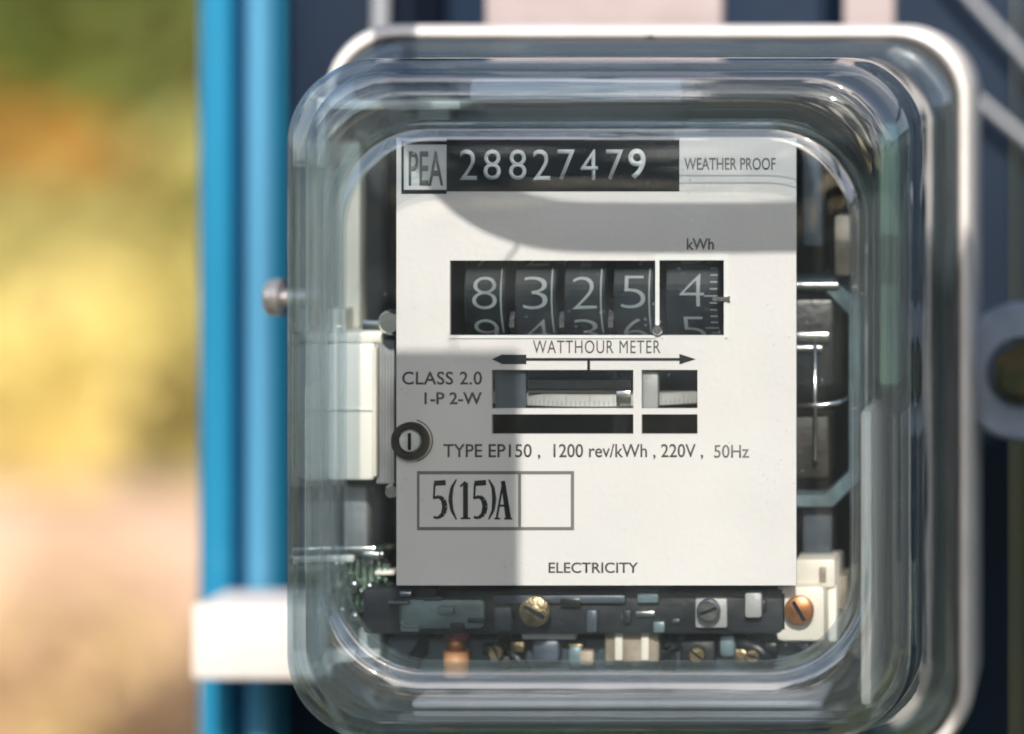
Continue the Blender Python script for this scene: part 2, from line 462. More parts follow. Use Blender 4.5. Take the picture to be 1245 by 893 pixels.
bm = bmesh.new(); add_box(bm, (-1.1, -4.5, 3.01), (5.1, 5.5, 3.2), 0.02); link('roof', bm, mat('added_house_roof', (0.10, 0.09, 0.09), 0.8), hs, True, 40)
for y_ in (-2.4, 1.6):
    bm = bmesh.new(); add_box(bm, (-0.54, y_, 0.9), (-0.49, y_+1.3, 2.2), 0.01); f_ = link('window', bm, mat('added_house_window_paint', (0.5, 0.5, 0.5), 0.5), hs, True, 40)
    bm = bmesh.new(); add_box(bm, (-0.552, y_+0.08, 0.98), (-0.542, y_+1.22, 2.12)); link('pane', bm, mat('window_dark_glass', (0.03, 0.04, 0.05), 0.1), f_)

# ------------------------------------------------------------------ board, conduits, brackets
a = P(308, -400, -0.135); b = P(1700, 1200, -0.135)
bm = bmesh.new()
# navy board of vertical planks on a post
bd = empty('backboard'); bd.location = ((a.x+b.x)/2, 0.15, GY)
tag(bd, 'dark navy painted board behind the meter', 'board')
ofs = -bd.location
def rel(o, root):
    """keep the world place of a part built in world space under a moved thing"""
    o.parent = root; o.matrix_parent_inverse = Matrix.Translation(-root.location)
    return o
nb = 6; wdt = (b.x - a.x)/nb
for i in range(nb):
    o = box('plank', (a.x + i*wdt + 0.0006, 0.135, b.z), (a.x + (i+1)*wdt - 0.0006, 0.150, a.z), M['board'], None, 0.0012)
    rel(o, bd)
pm = box('post', ((a.x+b.x)/2-0.04, 0.151, GY), ((a.x+b.x)/2+0.04, 0.21, a.z-0.02), M['board'], None, 0.003); rel(pm, bd)
rail = box('rail', (a.x+0.005, 0.1505, b.z+0.01), (b.x-0.005, 0.165, b.z+0.04), M['board'], None, 0.002); rel(rail, bd)

def conduit(uc, wpx, d, label, mk):
    k = (D-d)/D
    r = wpx/2*S*k
    top = P(uc, -500, d); bot = P(uc, 1500, d)
    t = empty('blue_conduit'); t.location = (top.x, top.y, GY)
    tag(t, label, 'conduit', 'blue conduits beside the meter')
    o = tube('pipe', [(top.x, top.y, GY), (top.x, top.y, top.z)], r, M[mk], None, 28); rel(o, t)
    return t
M['pipe_lit_pale'] = mat('pale_blue_pipe_lit', (0.10, 0.34, 0.56), 0.22, 0, 0.12, 12, coat=0.3)  # paler blues carry the lit sides of the pipes
M['light_pipe'] = mat('sky_blue_pipe_lit', (0.025, 0.26, 0.47), 0.22, 0, 0.12, 12, coat=0.3)
M['pipe_shade_deep'] = mat('deep_blue_pipe_shade', (0.004, 0.055, 0.15), 0.30, 0, 0.12, 12, coat=0.3)  # deep and teal blues paint the shaded sides of the pipes
M['pipe_shade_teal'] = mat('teal_pipe_shade', (0.008, 0.16, 0.30), 0.32, 0, 0.12, 12, coat=0.3)
conduit(264, 42, -0.122, 'sky blue conduit, farthest of its row from the meter, at the edge of the garden', 'light_pipe')
conduit(292, 14, -0.126, 'slim deep blue strip added as the shaded side of the sky blue conduit', 'pipe_shade_deep')  # dark strip set in for pipe shade, not a separate cable
conduit(316, 33, -0.121, 'conduit in paler blue for its lit side, between the slim deep blue and teal shade strips', 'pipe_lit_pale')
conduit(340, 15, -0.125, 'slim teal strip added as the shaded side of the paler conduit, nearest the meter', 'pipe_shade_teal')  # second dark strip, shade of the paler pipe

# lower white crossbar, behind the meter and in front of the conduits
cb = empty('crossbar'); pa = P(232, 735, -0.083); cb.location = (pa.x, 0.1, pa.z)
tag(cb, 'white painted steel crossbar passing behind the meter and over the conduits', 'bracket')
pb = P(232, 828, -0.083)
o = box('flat_bar', (pa.x, 0.083, pb.z), (P(1165, 0, -0.083).x, 0.089, pa.z), M['white_steel'], None, 0.0012); rel(o, cb)
o = box('flange', (pa.x+0.0005, 0.0895, pa.z-0.003), (P(1165, 0, -0.083).x, 0.106, pa.z-0.0003), M['white_steel'], None, 0.001); rel(o, cb)
for uu in ():
    q = P(uu, 782, -0.082)
    bm = bmesh.new(); bmesh.ops.create_cone(bm, cap_ends=True, segments=6, radius1=0.0045, radius2=0.0043, depth=0.004, matrix=Matrix.Translation((q.x, 0.0807, q.z)) @ Matrix.Rotation(math.radians(90), 4, 'X'))
    if uu > 1000:
        rel(link('bolt', bm, M['white_steel'], None), cb)
    else: bm.free()

# upper hanger strap
hb = empty('hanger_bracket'); q = P(795, 20, -0.08); hb.location = (q.x, 0.08, q.z)
tag(hb, 'wide pinkish white hanger strap above the meter', 'bracket')
a0 = P(588, -420, -0.085); b0 = P(878, 42, -0.085)
o = box('strap', (a0.x, 0.085, b0.z), (b0.x, 0.091, a0.z), M['strap'], None, 0.0015); rel(o, hb)
o = box('fold', (a0.x+0.001, 0.0915, a0.z-0.02), (b0.x-0.001, 0.1345, a0.z-0.015), M['strap'], None, 0.001); rel(o, hb)

a1_ = P(1024, -420, -0.085); b1_ = P(1088, 42, -0.085)
hs2 = box('hanger_strip', (a1_.x, 0.085, b1_.z), (b1_.x, 0.091, a1_.z), M['strap'], None, 0.0015)
tag(hs2, 'narrow dull pink hanger strip above the meter, slimmer than the strap beside it', 'bracket')
gc = tube('grey_cable', [P(462, 120, -0.10), P(462, 60, -0.10), P(463, 0, -0.10), P(464, -500, -0.10)], 0.0021, M['grey_cable'])
tag(gc, 'pale grey cable running up behind the top corner of the meter', 'cable')
for (u0, v0, u1, v1, lb) in ((1130, -60, 1330, 155, 'thin grey wire slanting across the navy board, upper one'),
                             (1120, 58, 1340, 240, 'thin grey wire slanting across the navy board, lower one')):
    p0, p1 = P(u0, v0, -0.126), P(u1, v1, -0.126)
    mid = p0.lerp(p1, 0.5) - Vector((0, 0, 0.0012))
    o = tube('thin_wire', [p0, p0.lerp(mid, .5)-Vector((0,0,.0004)), mid, mid.lerp(p1, .5)-Vector((0,0,.0004)), p1], 0.0012, M['grey_cable'], None, 8)
    tag(o, lb, 'wire', 'wires on the navy board')

# cable and tag added out of view to throw the shade on the nameplate
def sunward(u, v, d):
    """point d metres in front of the nameplate on the sun's ray to the true place (u, v) on it"""
    k = d / -sv.y
    return Vector((X(u), 0, Z(v))) + sv*k
dcab = 0.13
cpts = [(445, -1600), (448, -900), (452, -300), (466, 0), (500, 130), (560, 225), (650, 270), (780, 277), (960, 276), (1300, 268), (1800, 200), (2600, -60)]
pts = [sunward(u, v, dcab) for u, v in cpts]
sm = []
for i in range(len(pts)-1):
    p_ = [pts[max(i-1, 0)], pts[i], pts[i+1], pts[min(i+2, len(pts)-1)]]
    for q_ in range(6):
        t_ = q_/6
        sm.append(0.5*((2*p_[1]) + (p_[2]-p_[0])*t_ + (2*p_[0]-5*p_[1]+4*p_[2]-p_[3])*t_*t_ + (3*p_[1]-p_[0]-3*p_[2]+p_[3])*t_**3))
sm.append(pts[-1])
o = tube('shade_cable', sm, 0.0046, M['ink'], None, 12)
tag(o, 'black cable added as a shade caster above and before the meter, its shadow crossing the nameplate', 'cable')
ta = [sunward(u, v, 0.235) for u, v in ((474, 425), (632, 425), (632, 770), (474, 770))]
bm = bmesh.new()
add_box(bm, (ta[0].x, ta[0].y, ta[2].z), (ta[1].x, ta[0].y-0.0015, ta[0].z), 0.0006)
o = link('shade_tag', bm, M['white_steel'], None, True, 40)
tag(o, 'plain pale metal tag added above the meter to shade the nameplate', 'tag')
bm = bmesh.new(); tc_ = (ta[0]+ta[1])/2
top_ = min(sm, key=lambda p: abs(p.x - tc_.x))
add_tube(bm, [tc_ - Vector((0, 0.0008, 0.001)), tc_ + Vector((0, -0.002, 0.004)), top_], 0.0004, 6)
link('shade_tag_wire', bm, M['steel'], o, True)

# leaf and stem added out of view to shade the meter's lower right side
def sunback(u, v, yb, d):
    k = (d + yb) / -sv.y
    return Vector((X(u), yb, Z(v))) + sv*k
lf = empty('shade_leaf_plant'); lf.location = (0.14, -0.62, GY)
tag(lf, 'broad leaf added before the meter to shade its side and lug', 'plant')
out_l = [(1150, 330), (1120, 420), (1105, 560), (1110, 760), (1130, 980), (1200, 1200)]
out_r = [(1200, 318), (1330, 300), (1480, 420), (1560, 600), (1520, 850), (1330, 1180)]
bm = bmesh.new(); rows = []
for (ul, vl), (ur, vr2) in zip(out_l, out_r):
    row = []
    for q in range(7):
        t_ = q/6
        p_ = sunback(ul + (ur-ul)*t_, vl + (vr2-vl)*t_, 0.045, 0.30)
        row.append(bm.verts.new(p_ + Vector((0, 0.006*abs(t_-0.5)*2, 0))))
    rows.append(row)
for r0, r1 in zip(rows, rows[1:]):
    for q in range(6): bm.faces.new((r0[q], r0[q+1], r1[q+1], r1[q]))
bmesh.ops.solidify(bm, geom=list(bm.faces), thickness=0.0006)
o = link('leaf', bm, mat('shade_leaf', (0.07, 0.16, 0.03), 0.4, 0, 0.3, 40), None, True); rel(o, lf)
e_ = (rows[0][2].co if False else sunback(1265, 310, 0.045, 0.30))
o = tube('stem', [e_ - Vector((0, 0, 0.02)), e_ + Vector((0.02, -0.02, 0.03)), e_ + Vector((0.08, -0.10, 0.03)), Vector((e_.x+0.16, e_.y-0.16, e_.z-0.25)), Vector((e_.x+0.2, e_.y-0.18, GY))], 0.006, mat('shade_leaf_stem', (0.12, 0.18, 0.05), 0.5, 0, 0.3, 30), None, 10); rel(o, lf)

# ------------------------------------------------------------------ THE METER
meter = empty('electricity_meter')
meter.location = (0, 0, 0)
tag(meter, 'electricity meter with a clear moulded cover and white nameplate', 'meter')
MX, MZ = 748, 475
cxm, czm = X(MX), Z(MZ)
px = S
# base housing: cast aluminium dish
bm = bmesh.new()
czb = Z(MZ+26)      # the housing reaches lower than the clear cover
secs = [(405, 461, 84, 0.080), (418, 474, 90, 0.074), (421, 477, 90, 0.046), (420, 476, 90, 0.0405), (415, 471, 88, 0.0378), (406, 462, 84, 0.0372),
        (398, 454, 80, 0.0385), (394, 450, 78, 0.041), (388, 444, 76, 0.070)]
rings = [rrect(cxm, czb, hw*px, hh*px, r*px, y) for hw, hh, r, y in secs]
loft(bm, rings, True, True)
bmesh.ops.recalc_face_normals(bm, faces=bm.faces)
base = link('base_housing', bm, M['alu'], meter, True, 50)
# hole in top rim with screw
q = P(790, 47, -0.0365)
bm = bmesh.new(); bmesh.ops.create_cone(bm, cap_ends=True, segments=16, radius1=0.0012, radius2=0.0010, depth=0.0010, matrix=Matrix.Translation((q.x, 0.0370, q.z-0.0002)) @ Matrix.Rotation(math.radians(90), 4, 'X'))
link('rim_screw', bm, M['magnet'], base)
# liner (dark inside)
bm = bmesh.new()
rings = [rrect(cxm, czb, hw*px, hh*px, 76*px, y) for hw, hh, y in ((387.5, 443.5, 0.0405), (387, 443, 0.0680), (387, 443, 0.0690))]
loft(bm, [rings[1], rings[2]], False, True)
bmesh.ops.solidify(bm, geom=list(bm.faces), thickness=0.0004)
link('inner_liner', bm, M['dark_liner'], meter, True, 50)
# gasket
bm = bmesh.new()
loft(bm, [rrect(cxm, czb, hw*px, hh*px, 84*px, y) for hw, hh, y in ((403, 458, 0.0372), (403, 458, 0.0356), (388, 438, 0.0356), (388, 438, 0.0372), (403, 458, 0.0372))])
bmesh.ops.recalc_face_normals(bm, faces=bm.faces)
link('gasket', bm, M['gasket'], meter, True, 40)

# glass cover
def csecs(o):
    t = o * 15   # inner offset in px
    td = o * 0.0024
    L_ = []
    if not o:
        L_ += [(401, 427, 96, 0.0354, 0), (402, 428, 97, 0.0346, 0), (402, 428, 97, 0.0322, 0), (399, 425, 95, 0.0312, 0), (390, 418, 92, 0.0310, 0), (385, 415, 90, 0.0300, 0), (384, 413, 90, 0.0270, 0)]
    else:
        L_ += [(386, 412, 90, 0.0354, 0), (384-t, 411-t, 88, 0.0300, 0)]
    L_ += [(379-t, 408-t, 92-t*0.5, 0.0150, 0), (374-t, 405-t, 94-t*0.5, 0.0, 0), (370-t, 402-t, 96-t*0.6, -0.0125+td, 0)]
    cr = 38; y0 = -0.0150; 
    for i in range(1, 9):
        a = math.radians(90*i/8)
        rb = (3.4 if i in (2, 5, 6) else -2.4) if not o else 0     # faint moulding ribs running round the corner
        L_.append((368-t-(cr-t*0.6)*(1-math.cos(a)) + rb*math.cos(a), 400-t-(cr-t*0.6)*(1-math.cos(a)) + rb*math.cos(a), 98+10*i/8-t*0.6, (y0 - 0.0063*math.sin(a)) + td - rb*S*math.sin(a)*0.5, 0))
    b = -0.0213 + td
    L_ += [(326, 356, 112, b, 0), (321, 331, 113, b+0.00005, 0), (318, 328, 113, b+0.0005, 0), (315, 325, 112, b+0.0018, 0), (312, 322, 110, b+0.0024, 0), (308, 318, 109, b+0.0024, 0), (302, 312, 107, b+0.0012, 0), (297, 307, 106, b+0.0010, 1), (200, 210, 80, b+0.0010, 1), (90, 100, 50, b+0.0009, 1)]
    return L_
bm = bmesh.new()
for o in (0, 1):
    sc = csecs(o)
    rings = [rrect(cxm, czm - 26*px*min(1, max(0, s[3]/0.031)), s[0]*px, (s[1] + 26*min(1, max(0, s[3]/0.031)))*px, max(8, s[2])*px, s[3], 14) for s in sc]
    vr = loft(bm, rings, False, True, [s[4] for s in sc])
    if o == 0: first_out = vr[0]
    else: first_in = vr[0]
n = len(first_out)
for k in range(n):
    bm.faces.new((first_out[k], first_out[(k+1) % n], first_in[(k+1) % n], first_in[k]))
bmesh.ops.recalc_face_normals(bm, faces=bm.faces)
cover = link('clear_cover', bm, [M['glass_side'], M['glass_front']], meter, True, 60)

# thumb screw on the side of the cover
q = P(338, 362, -0.034)
bm = bmesh.new()
add_tube(bm, [(q.x-0.0026, q.y, q.z), (q.x-0.0018, q.y, q.z), (q.x+0.0008, q.y, q.z), (q.x+0.0012, q.y, q.z), (X(MX-412), q.y, q.z)], 0.003, 20, rad=[0.0028, 0.0039, 0.0041, 0.0018, 0.0018])
link('thumb_screw', bm, M['knob'], meter, True, 40)
# side lug with a bolt on the right
lc = P(1243, 452, -0.052)
bm = bmesh.new()
ro, ri = 0.0150, 0.0072
N_ = 32
ringsets = []
for (r, y) in ((ro, 0.056), (ro, 0.0505), (ro-0.0008, 0.0495), (ri+0.0006, 0.0495), (ri, 0.0505), (ri, 0.056)):
    ringsets.append([(lc.x + r*math.cos(2*math.pi*k/N_), y, lc.z + r*math.sin(2*math.pi*k/N_)) for k in range(N_)])
loft(bm, ringsets + [ringsets[0]])
add_box(bm, (X(MX+415), 0.0505, lc.z-0.0115), (lc.x-0.0095, 0.0558, lc.z+0.0115), 0.0008)
bmesh.ops.recalc_face_normals(bm, faces=bm.faces)
lug = link('mounting_lug', bm, M['lug'], meter, True, 40)
bm = bmesh.new(); bmesh.ops.create_cone(bm, cap_ends=True, segments=6, radius1=0.0068, radius2=0.0064, depth=0.0045, matrix=Matrix.Translation((lc.x, 0.0480, lc.z)) @ Matrix.Rotation(math.radians(90), 4, 'X'))
add_tube(bm, [(lc.x, 0.0455, lc.z), (lc.x, 0.0425, lc.z)], 0.0042, 16)
add_tube(bm, [(lc.x, 0.134, lc.z), (lc.x, 0.0505, lc.z)], 0.0042, 16)
link('bolt', bm, M['bolt_olive'], lug, True, 40)

# nameplate
PL = [482, 515, 547, 598, 848, 880, 968]
us = [482, 510, 547, 598, 770, 780, 848, 880, 968]
vs_ = [168, 317, 408, 450, 497, 504, 528, 712]
def solid(u, v):
    if 547 < u < 880 and 317 < v < 408: return False
    if 598 < u < 848 and 450 < v < 497 and not (770 < u < 780): return False
    if 598 < u < 848 and 504 < v < 528 and not (770 < u < 780): return False
    return True
bm = bmesh.new()
plate_with_holes(bm, us, vs_, solid, 0.0, 0.0010)
# the plate's lower edge drops a little to the left as in the photograph
plate = link('nameplate', bm, M['plate'], meter)
plate['label'] = 'white nameplate with black printing'
yf = -0.00001
lt = lambda *a, **k: lettering(*a, **k)
bm = bmesh.new()
flat(bm, 543, 168, 826, 233, yf)
flat(bm, 488, 172, 543, 176, yf); flat(bm, 488, 176, 491, 231, yf); flat(bm, 488, 231, 543, 236, yf)
link('serial_band', bm, M['ink'], plate)
bm = bmesh.new(); flat(bm, 494, 179, 541, 229, yf); link('badge', bm, M['ink_bright'], plate)
lt('PEA', 497, 184, 539, 226, yf-0.00005, M['ink_grey'], plate, offset=0.012, name='badge_lettering')
yd = yf - 0.00005
# serial digits, each its own print
dx = (560, 592, 624, 656, 690, 722, 752)
for ch, u0 in zip('2882747', (559, 588, 619, 648, 678, 706, 737)):
    lt(ch, u0, 182, u0+21, 219, yd, M['ink_white'], plate, offset=-0.002, name='serial_digit')
lt('9', 764, 181, 785, 218, yd, M['ink_bright'], plate, offset=0.012, name='serial_digit')
lt('WEATHER PROOF', 832, 192, 943, 207, yf, M['ink_grey'], plate, offset=0.012)
lt('kWh', 835, 290, 868, 304, yf, M['ink_soft'], plate, offset=0.02)
lt('WATTHOUR METER', 648, 414, 803, 430, yf, M['ink_soft'], plate, offset=0.0, spacing=1.1)
lt('CLASS 2.0', 489, 452, 586, 468, yf, M['ink_soft'], plate, offset=0.012, spacing=1.05)
lt('1-P 2-W', 516, 477, 586, 492, yf, M['ink_soft'], plate, offset=0.02)
lt('TYPE EP150 ,', 539, 540, 657, 559, yf, M['ink_soft'], plate, offset=0.010)
lt('1200 rev/kWh , 220V ,', 673, 540, 855, 559, yf, M['ink_soft'], plate, offset=0.010)
lt('50Hz', 868, 541, 911, 557, yf, M['ink_grey'], plate, offset=0.010)
lt('ELECTRICITY', 667, 684, 776, 697, yf, M['ink_soft'], plate, offset=0.014)
# turning arrow
bm = bmesh.new()
flat(bm, 610, 435.5, 830, 439, yf); flat(bm, 714, 439.05, 717.5, 450, yf)
poly_print(bm, [(598, 437), (612, 430.5), (612, 443.5)], yf-0.00001)
flat(bm, 612.1, 431.5, 640, 443, yf-0.00001)
poly_print(bm, [(846, 437), (826, 430.5), (826, 443.5)], yf-0.00001)
bmesh.ops.recalc_face_normals(bm, faces=bm.faces)
link('direction_arrow', bm, M['ink'], plate)
# slot outlines
bm = bmesh.new()
# current box
for (a_, b_, c_, d_) in ((507, 573, 698, 577), (507, 641, 698, 645), (507, 577.05, 510, 640.95), (694, 577.05, 698, 640.95), (630, 577.05, 633.5, 640.95)):
    flat(bm, a_, b_, c_, d_, yf)
link('rating_box', bm, M['ink_grey'], plate)
def stroke(bm, pts, y):
    """serif stroke: list of (u, v, half width), horizontal half width"""
    for (u0, v0, h0), (u1, v1, h1) in zip(pts, pts[1:]):
        dv = Vector((u1-u0, v1-v0))
        if dv.length < 0.01: continue
        nn = Vector((-dv.y, dv.x)).normalized()
        poly_print(bm, [(u0+nn.x*h0, v0+nn.y*h0), (u0-nn.x*h0, v0-nn.y*h0), (u1-nn.x*h1, v1-nn.y*h1), (u1+nn.x*h1, v1+nn.y*h1)], y)
def five(x):
    return [[(x+3, 588, 3.2), (x+17, 587, 3.2)], [(x+3.5, 588, 1.3), (x+2.5, 607, 1.3)], [(x+2.5, 606, 1.4), (x+9, 604, 2.2), (x+14, 608, 3.0), (x+16, 616, 3.4), (x+14, 625, 3.0), (x+8, 630, 1.7), (x+2, 629, 1.5)]]
gly = []
gly += [('5', five(525))]
gly += [('(', [[(555, 583, 0.8), (549.5, 593, 2.0), (547.5, 607, 2.6), (549.5, 621, 2.0), (555, 632, 0.8)]])]
gly += [('1', [[(566, 587, 3.0), (566, 630, 3.0)], [(566, 586, 1.5), (559.5, 592, 1.2)], [(560, 630.5, 1.1), (572, 630.5, 1.1)]])]
gly += [('5', five(574))]
gly += [(')', [[(594, 583, 0.8), (599.5, 593, 2.0), (601, 607, 2.6), (599.5, 621, 2.0), (594, 632, 0.8)]])]
gly += [('A', [[(612, 585, 1.3), (604, 630, 1.3)], [(611.5, 585, 2.6), (618, 630, 3.4)], [(606.5, 615, 1.3), (616, 615, 1.3)], [(601, 630.8, 1.1), (608, 630.8, 1.1)], [(613, 630.8, 1.1), (623, 630.8, 1.1)]])]
for nm, strokes in gly:
    bm = bmesh.new(); k = 0
    for s_ in strokes:
        stroke(bm, s_, yf - 0.00001*k); k += 1
    bmesh.ops.recalc_face_normals(bm, faces=bm.faces)
    link('rating_lettering', bm, M['ink'], plate)
# adjusting screw at the plate's edge
cxs, czs = X(500), Z(536)
bm = bmesh.new()
def ringband(bm, r0, r1, y, t, a0=0, a1=360, n=40):
    v = []
    for k in range(n+1):
        a = math.radians(a0 + (a1-a0)*k/n)
        c, s = math.cos(a), math.sin(a)
        v.append([bm.verts.new((cxs+r*c*px, yy, czs+r*s*px)) for r, yy in ((r0, y), (r0, y-t), (r1, y-t), (r1, y))])
    for k in range(n):
        for j in range(4):
            bm.faces.new((v[k][j], v[k][(j+1) % 4], v[k+1][(j+1) % 4], v[k+1][j]))
ringband(bm, 15, 23, yf, 0.0012)
bmesh.ops.remove_doubles(bm, verts=bm.verts, dist=1e-7)
bmesh.ops.recalc_face_normals(bm, faces=bm.faces)
ad = link('adjuster_ring', bm, M['magnet_brown'], plate, True, 40)
bm = bmesh.new(); add_tube(bm, [(cxs, 0.0, czs), (cxs, -0.0009, czs), (cxs, -0.0014, czs)], 14*px, 28, rad=[14*px, 14*px, 12*px]); link('adjuster_screw', bm, M['silver_paint'], ad, True, 40)
bm = bmesh.new(); add_box(bm, (cxs-1.8*px, -0.00145, czs-10*px), (cxs+1.8*px, -0.0017, czs+10*px)); o = link('slot', bm, M['ink'], ad)
bm = bmesh.new()
ringband(bm, 25, 26.6, yf, 0.00004, -75, 75, 24); link('adjuster_scale', bm, M['ink_grey'], plate)

# ---- register behind its window
reg = empty('register'); reg.parent = meter; reg['label'] = 'black counter with white digits behind its window'
bm = bmesh.new()
add_box(bm, (X(540), 0.0012, Z(310)), (X(887), 0.0016, Z(317.2)))
add_box(bm, (X(540), 0.0012, Z(408.2)), (X(887), 0.0016, Z(414)))
add_box(bm, (X(535), 0.0012, Z(306)), (X(547.2), 0.022, Z(418)))
add_box(bm, (X(880.2), 0.0012, Z(306)), (X(892), 0.022, Z(418)))
add_box(bm, (X(547.3), 0.0225, Z(306)), (X(880), 0.0235, Z(418)))
add_box(bm, (X(547.3), 0.0018, Z(306)), (X(880), 0.0222, Z(310)))
add_box(bm, (X(547.3), 0.0018, Z(414)), (X(880), 0.0222, Z(418)))
link('counter_case', bm, M['drum'], reg)
R = 68*px; yc = 0.0022 + R
def drum(u0, u1, lower, upper, phase, ticks=False):
    """number wheel on a horizontal axle with the digits printed on its rim"""
    bm = bmesh.new()
    n = 60; zc = Z(361)
    prof = [(0, R-0.0006), (0.0003, R), (X(u1)-X(u0)-0.0003, R), (X(u1)-X(u0), R-0.0006)]
    rg = []
    for (dx_, r) in prof:
        rg.append([bm.verts.new((X(u0)+dx_, yc + r*math.cos(2*math.pi*k/n), zc + r*math.sin(2*math.pi*k/n))) for k in range(n)])
    for i in range(len(prof)-1):
        for k in range(n):
            bm.faces.new((rg[i][k], rg[i][(k+1) % n], rg[i+1][(k+1) % n], rg[i+1][k]))
    bm.faces.new(rg[0]); bm.faces.new(rg[-1])
    bmesh.ops.recalc_face_normals(bm, faces=bm.faces)
    nf = len(bm.faces)
    for j, ch in ((-1, upper), (0, lower[0]), (1, lower[1])):
        me = text_mesh(ch, -0.018)
        b2 = bmesh.new(); b2.from_mesh(me); bpy.data.meshes.remove(me)
        bmesh.ops.triangulate(b2, faces=b2.faces)
        bmesh.ops.subdivide_edges(b2, edges=[e for e in b2.edges if e.calc_length() > 0.12], cuts=2)
        bmesh.ops.triangulate(b2, faces=b2.faces)
        xs = [v.co.x for v in b2.verts]; ys = [v.co.y for v in b2.verts]
        ax, bx, ay, by = min(xs), max(xs), min(ys), max(ys)
        hpx = 40; wpx = 30 if ch != '1' else 12
        um = (u0+u1)/2
        mp = {}
        for v in b2.verts:
            ux = um + ((v.co.x-ax)/(bx-ax)-0.5)*wpx
            h = ((v.co.y-ay)/(by-ay)-0.5)*hpx*px
            ang = h/R - math.radians(45)*j + math.radians(phase)
            rr = R + 0.00005
            mp[v] = bm.verts.new((X(ux), yc - rr*math.cos(ang), zc + rr*math.sin(ang)))
        for f in b2.faces:
            nfc = bm.faces.new([mp[v] for v in f.verts]); nfc.material_index = 1
        b2.free()
    if not ticks:      # carry mark running down the edge of the rim
        for k in range(40):
            a0_ = -0.75 + k*0.0315; vv = []
            for (u_, a_) in ((u1-7, a0_), (u1-5, a0_), (u1-5, a0_+0.0315), (u1-7, a0_+0.0315)):
                rr = R + 0.00005
                vv.append(bm.verts.new((X(u_), yc - rr*math.cos(a_), zc + rr*math.sin(a_))))
            nfc = bm.faces.new(vv); nfc.material_index = 1
    if ticks:
        for k in range(50):
            ang = math.radians(k*7.2)
            vv = []
            ln = 16 if k % 5 == 0 else 9
            for (du, da) in ((0, -0.012), (ln, -0.012), (ln, 0.012), (0, 0.012)):
                rr = R + 0.00005
                vv.append(bm.verts.new((X(u1-2-du), yc - rr*math.cos(ang+da), zc + rr*math.sin(ang+da))))
            nfc = bm.faces.new(vv); nfc.material_index = 1
    return link('number_drum', bm, [M['drum'], M['drum_digit']], reg)
drum(560, 612, ('8', '9'), '7', 3)
drum(622, 674, ('3', '4'), '2', 3)
drum(682, 734, ('2', '3'), '1', 3)
drum(742, 793, ('5', '6'), '4', 4)
drum(806, 872, ('4', '5'), '3', 6, True)
bm = bmesh.new(); add_tube(bm, [(X(548), yc, Z(361)), (X(880), yc, Z(361))], 0.0012, 12); link('axle', bm, M['steel'], reg, True)
# small raised pinions between the wheels
for u in (617, 678, 738):
    bm = bmesh.new(); add_tube(bm, [(X(u-3), 0.006, Z(394)), (X(u+3), 0.006, Z(394))], 0.0022, 8); link('pinion', bm, M['steel'], reg)
# white divider and window frame of the last wheel
bm = bmesh.new()
flat(bm, 797, 310, 802, 408, -0.00001, 0.0003)
flat(bm, 802.1, 310, 885, 316.5, -0.00001, 0.0003)
flat(bm, 880.5, 316.6, 885, 411, -0.00001, 0.0003)
flat(bm, 547, 408.6, 796.9, 411.5, -0.00001, 0.0003)
link('window_frame', bm, M['ink_bright'], plate)
bm = bmesh.new(); add_box(bm, (X(867), -0.0004, Z(361)), (X(888), -0.0008, Z(366))); add_box(bm, (X(884.5), -0.00001, Z(360)), (X(888), -0.0004, Z(367)))
link('pointer', bm, M['bright_steel'], reg)
bm = bmesh.new(); add_tube(bm, [(X(800), 0.0, Z(401)), (X(800), -0.0009, Z(401)), (X(800), -0.0012, Z(401))], 6.5*px, 16, rad=[6.5*px, 6.5*px, 5*px]); link('rivet', bm, M['bright_steel'], plate, True, 40)

# ---- rotor disc behind the slots
bm = bmesh.new()
dc = (X(715), 0.0358, Z(489))
add_tube(bm, [(dc[0], dc[1], dc[2]-0.0013), (dc[0], dc[1], dc[2]-0.0011), (dc[0], dc[1], dc[2]+0.0011), (dc[0], dc[1], dc[2]+0.0013)], 0.03, 96, rad=[0.0338, 0.0341, 0.0341, 0.0338])
M['disc'] = mat('disc_aluminium', (0.80, 0.80, 0.78), 0.35, 0.55, 0.15, 300)
disc = link('rotor_disc', bm, M['disc'], meter, True, 30)
bm = bmesh.new()
for k in range(60):
    a = math.radians(-90 + (k-30)*1.6)
    rr = 0.03418; t_ = Vector((-math.sin(a), math.cos(a), 0)); c_ = Vector((dc[0]+rr*math.cos(a), dc[1]+rr*math.sin(a), dc[2]))
    wd = 0.00035 if k == 36 else 0.00004
    hh_ = 0.0010 if k % 5 == 0 or k == 36 else 0.0005
    bm.faces.new([bm.verts.new(c_ + t_*sx*wd + Vector((0, 0, sz))) for sx, sz in ((-1, -0.001), (1, -0.001), (1, -0.001+2*hh_), (-1, -0.001+2*hh_))])
link('disc_scale', bm, M['ink_grey'], disc)
bm = bmesh.new(); add_box(bm, (X(640), 0.0012, Z(463)), (X(766), 0.0016, Z(474))); link('disc_guard', bm, M['magnet'], meter)
bm = bmesh.new(); add_box(bm, (X(748), 0.0008, Z(476)), (X(766), 0.0013, Z(492)), 0.0002); link('disc_stop', bm, M['bright_steel'], meter, True, 40)
bm = bmesh.new(); add_tube(bm, [(dc[0], dc[1], Z(640)), (dc[0], dc[1], Z(420))], 0.0016, 14); link('spindle', bm, M['steel'], disc, True)
bm = bmesh.new(); add_box(bm, (X(600), 0.0016, Z(448)), (X(637), 0.0026, Z(499))); link('sight_blind', bm, M['slate_metal'], meter)
pbox('slot_lamp_post', 781, 452, 800, 497, -0.0040, -0.0018, M['grey_metal'], meter).name = 'slot_post'
pbox('back_screen', 590, 440, 860, 540, -0.056, -0.054, M['magnet_brown'], meter).name = 'back_screen'

